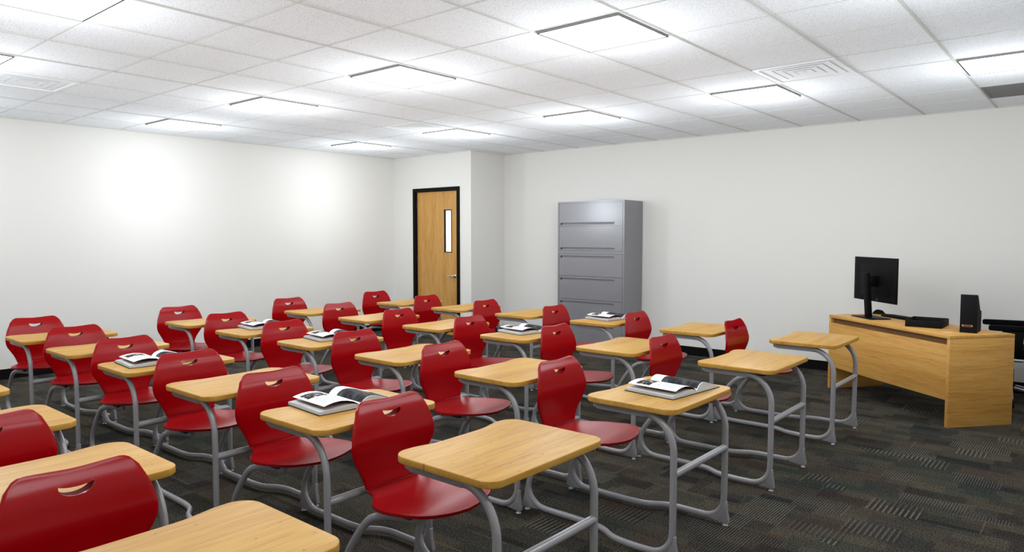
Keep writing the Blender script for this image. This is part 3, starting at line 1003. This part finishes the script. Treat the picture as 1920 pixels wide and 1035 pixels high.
# mouse
ms = tag(empty('computer_mouse', dpt(-1.495, 0.530), DA + 0.9), "black computer mouse at the left end of the teacher's desk", 'mouse')
bm = bmesh.new()
prof = []
NX_, NY_ = 14, 10
rows = []
for a in range(NX_ + 1):
    t = -1 + 2 * a / NX_
    w = 0.034 * math.sqrt(max(0.0, 1 - abs(t) ** 2.6)) + 0.002
    hgt = 0.040 * (1 - abs(t) ** 2.4) * (1 - 0.18 * t) + 0.003
    rows.append([bm.verts.new((0.060 * t, w * math.cos(PI * b / NY_), max(0.0, hgt * math.sin(PI * b / NY_)))) for b in range(NY_ + 1)])
for a in range(NX_):
    for b in range(NY_):
        bm.faces.new((rows[a][b], rows[a][b + 1], rows[a + 1][b + 1], rows[a + 1][b]))
    bm.faces.new((rows[a][0], rows[a + 1][0], rows[a + 1][NY_], rows[a][NY_]))
bm.faces.new(rows[0]); bm.faces.new(rows[-1][::-1])
obj('shell', bm, M['black'], ms, smooth=50)
bm = bmesh.new()
lathe(bm, [(0.009, -0.003), (0.010, 0.0), (0.009, 0.003)], 14, Matrix.Translation((0.028, 0, 0.0275)) @ Matrix.Rotation(PI / 2, 4, 'X'))
obj('scroll_wheel', bm, M['charcoal'], ms)

# letter tray
tp = dpt(-0.585, 0.080)
tr = tag(empty('letter_tray', tp, 0.0), "low black open letter tray on the teacher's desk", 'tray')
TW, TD = 0.275, 0.34
obj('tray_floor', box(bmesh.new(), 0, TW, 0, TD, 0.0, 0.005), M['charcoal'], tr, smooth=0)
obj('front_wall', box(bmesh.new(), 0, TW, 0, 0.005, 0.0052, 0.059), M['charcoal'], tr, bevel=0.001)
obj('back_wall', box(bmesh.new(), 0, TW, TD - 0.005, TD, 0.0052, 0.059), M['charcoal'], tr, bevel=0.001)
obj('side_wall', box(bmesh.new(), 0, 0.005, 0.0052, TD - 0.0052, 0.0052, 0.059), M['charcoal'], tr, bevel=0.001)
obj('side_wall', box(bmesh.new(), TW - 0.005, TW, 0.0052, TD - 0.0052, 0.0052, 0.059), M['charcoal'], tr, bevel=0.001)

# magazine file
fp = dpt(-0.169, 0.239)
mf = tag(empty('magazine_file', fp, 0.0), "upright black magazine file with a brown leather tag on the teacher's desk", 'file box')
FW, FD, FH, FL = 0.118, 0.235, 0.309, 0.165
obj('tall_end', box(bmesh.new(), 0, FW, 0, 0.004, 0, FH), M['charcoal'], mf, bevel=0.001)
obj('low_end', box(bmesh.new(), 0, FW, FD - 0.004, FD, 0, FL), M['charcoal'], mf, bevel=0.001)
for x in (0.0, FW - 0.004):
    bm = bmesh.new()
    prism(bm, [(0.0042, 0.0), (FD - 0.0042, 0.0), (FD - 0.0042, FL), (FD * 0.72, FL + 0.005), (0.05, FH - 0.03), (0.0042, FH)], x, x + 0.004, axis=0)
    obj('side', bm, M['charcoal'], mf, smooth=0)
obj('bottom', box(bmesh.new(), 0.0042, FW - 0.0042, 0.0042, FD - 0.0042, 0, 0.004), M['charcoal'], mf, smooth=0)
lt = obj('leather_tag', box(bmesh.new(), 0.014, 0.090, -0.003, -0.0002, 0.046, 0.066), M['leather'], mf, bevel=0.001)
for x in (0.021, 0.083):
    bm = bmesh.new()
    lathe(bm, [(0.0042, 0), (0.0042, 0.001), (0.002, 0.002)], 14, Matrix.Translation((x, -0.003, 0.058)) @ Matrix.Rotation(PI / 2, 4, 'X'))
    obj('rivet', bm, M['chrome'], lt)

# ---------------------------------------------------------------- office chair, mostly past the right edge
oc = tag(empty('office_chair', (-0.66, 7.82, 0), math.radians(192)), "black swivel office chair with padded arms behind the teacher's desk", 'chair')
# local +x is the way the chair faces
bm = bmesh.new()
prism(bm, [(-0.24, -0.2), (-0.2, -0.245), (0.15, -0.25), (0.225, -0.22), (0.25, -0.12), (0.25, 0.12), (0.225, 0.22), (0.15, 0.25), (-0.2, 0.245), (-0.24, 0.2)], 0.435, 0.505)
obj('seat', bm, M['black_soft'], oc, bevel=0.025, seg=4)
bm = bmesh.new()
NUu, NVv = 12, 14
gr = []
for b in range(NVv + 1):
    t = b / NVv
    z = 0.56 + 0.52 * t
    w = 0.225 - 0.03 * (2 * t - 1) ** 2 - 0.02 * t
    gr.append([bm.verts.new((-0.155 - 0.125 * t - 0.03 * math.sin(PI * t) * -1 + 0.035 * (a / NUu * 2 - 1) ** 2, (a / NUu * 2 - 1) * w, z)) for a in range(NUu + 1)])
for b in range(NVv):
    for a in range(NUu):
        bm.faces.new((gr[b][a], gr[b][a + 1], gr[b + 1][a + 1], gr[b + 1][a]))
bk = obj('backrest', bm, M['black_soft'], oc, smooth=0)
so = bk.modifiers.new('thick', 'SOLIDIFY'); so.thickness = 0.035; so.offset = 0
bv = bk.modifiers.new('bevel', 'BEVEL'); bv.width = 0.012; bv.segments = 3; bv.limit_method = 'ANGLE'
bake(bk); bk.data.shade_smooth()
bm = bmesh.new()
tube(bm, smooth_path([(-0.05, 0, 0.42), (-0.17, 0, 0.415), (-0.235, 0, 0.45), (-0.235, 0, 0.56), (-0.235, 0, 0.68)]), 0.022, 12)
obj('back_support', bm, M['black'], oc)
for s in (-1, 1):
    bm = bmesh.new()
    prism(bm, [(-0.13, s * 0.245 - 0.042), (0.14, s * 0.245 - 0.042), (0.19, s * 0.245 - 0.03), (0.205, s * 0.245), (0.19, s * 0.245 + 0.03), (0.14, s * 0.245 + 0.042), (-0.13, s * 0.245 + 0.042), (-0.16, s * 0.245)], 0.672, 0.720)
    obj('armrest', bm, M['black_soft'], oc, bevel=0.015, seg=4)
    bm = bmesh.new()
    prism(bm, [(-0.045, 0.46), (0.03, 0.46), (0.045, 0.676), (-0.06, 0.676)], s * 0.262 - 0.014, s * 0.262 + 0.014, axis=1)
    obj('arm_post', bm, M['black'], oc, bevel=0.005)
bm = bmesh.new()
box(bm, -0.06, 0.045, -0.285, 0.285, 0.405, 0.434)
obj('seat_plate', bm, M['chrome'], oc, bevel=0.008)
bm = bmesh.new()
lathe(bm, [(0.045, 0.10), (0.045, 0.16), (0.03, 0.17), (0.03, 0.30), (0.022, 0.31), (0.022, 0.404)], 20)
obj('gas_lift', bm, M['black'], oc)
for k in range(5):
    a = 2 * PI * k / 5 + 0.25
    R = Matrix.Rotation(a, 4, 'Z')
    bm = bmesh.new()
    pts = [R @ Vector(p) for p in ((0.03, 0, 0.135), (0.15, 0, 0.115), (0.30, 0, 0.075))]
    tube(bm, smooth_path(pts), 0.024, 10, 0.015)
    leg = obj('base_leg', bm, M['chrome'], oc)
    bm = bmesh.new()
    lathe(bm, [(0.018, -0.020), (0.028, -0.017), (0.028, 0.017), (0.018, 0.020)], 18, Matrix.Translation(R @ Vector((0.295, 0, 0.028))) @ R @ Matrix.Rotation(PI / 2, 4, 'X'))
    lathe(bm, [(0.008, 0.05), (0.008, 0.075)], 10, Matrix.Translation(R @ Vector((0.295, 0, 0))))
    obj('caster', bm, M['black'], leg)
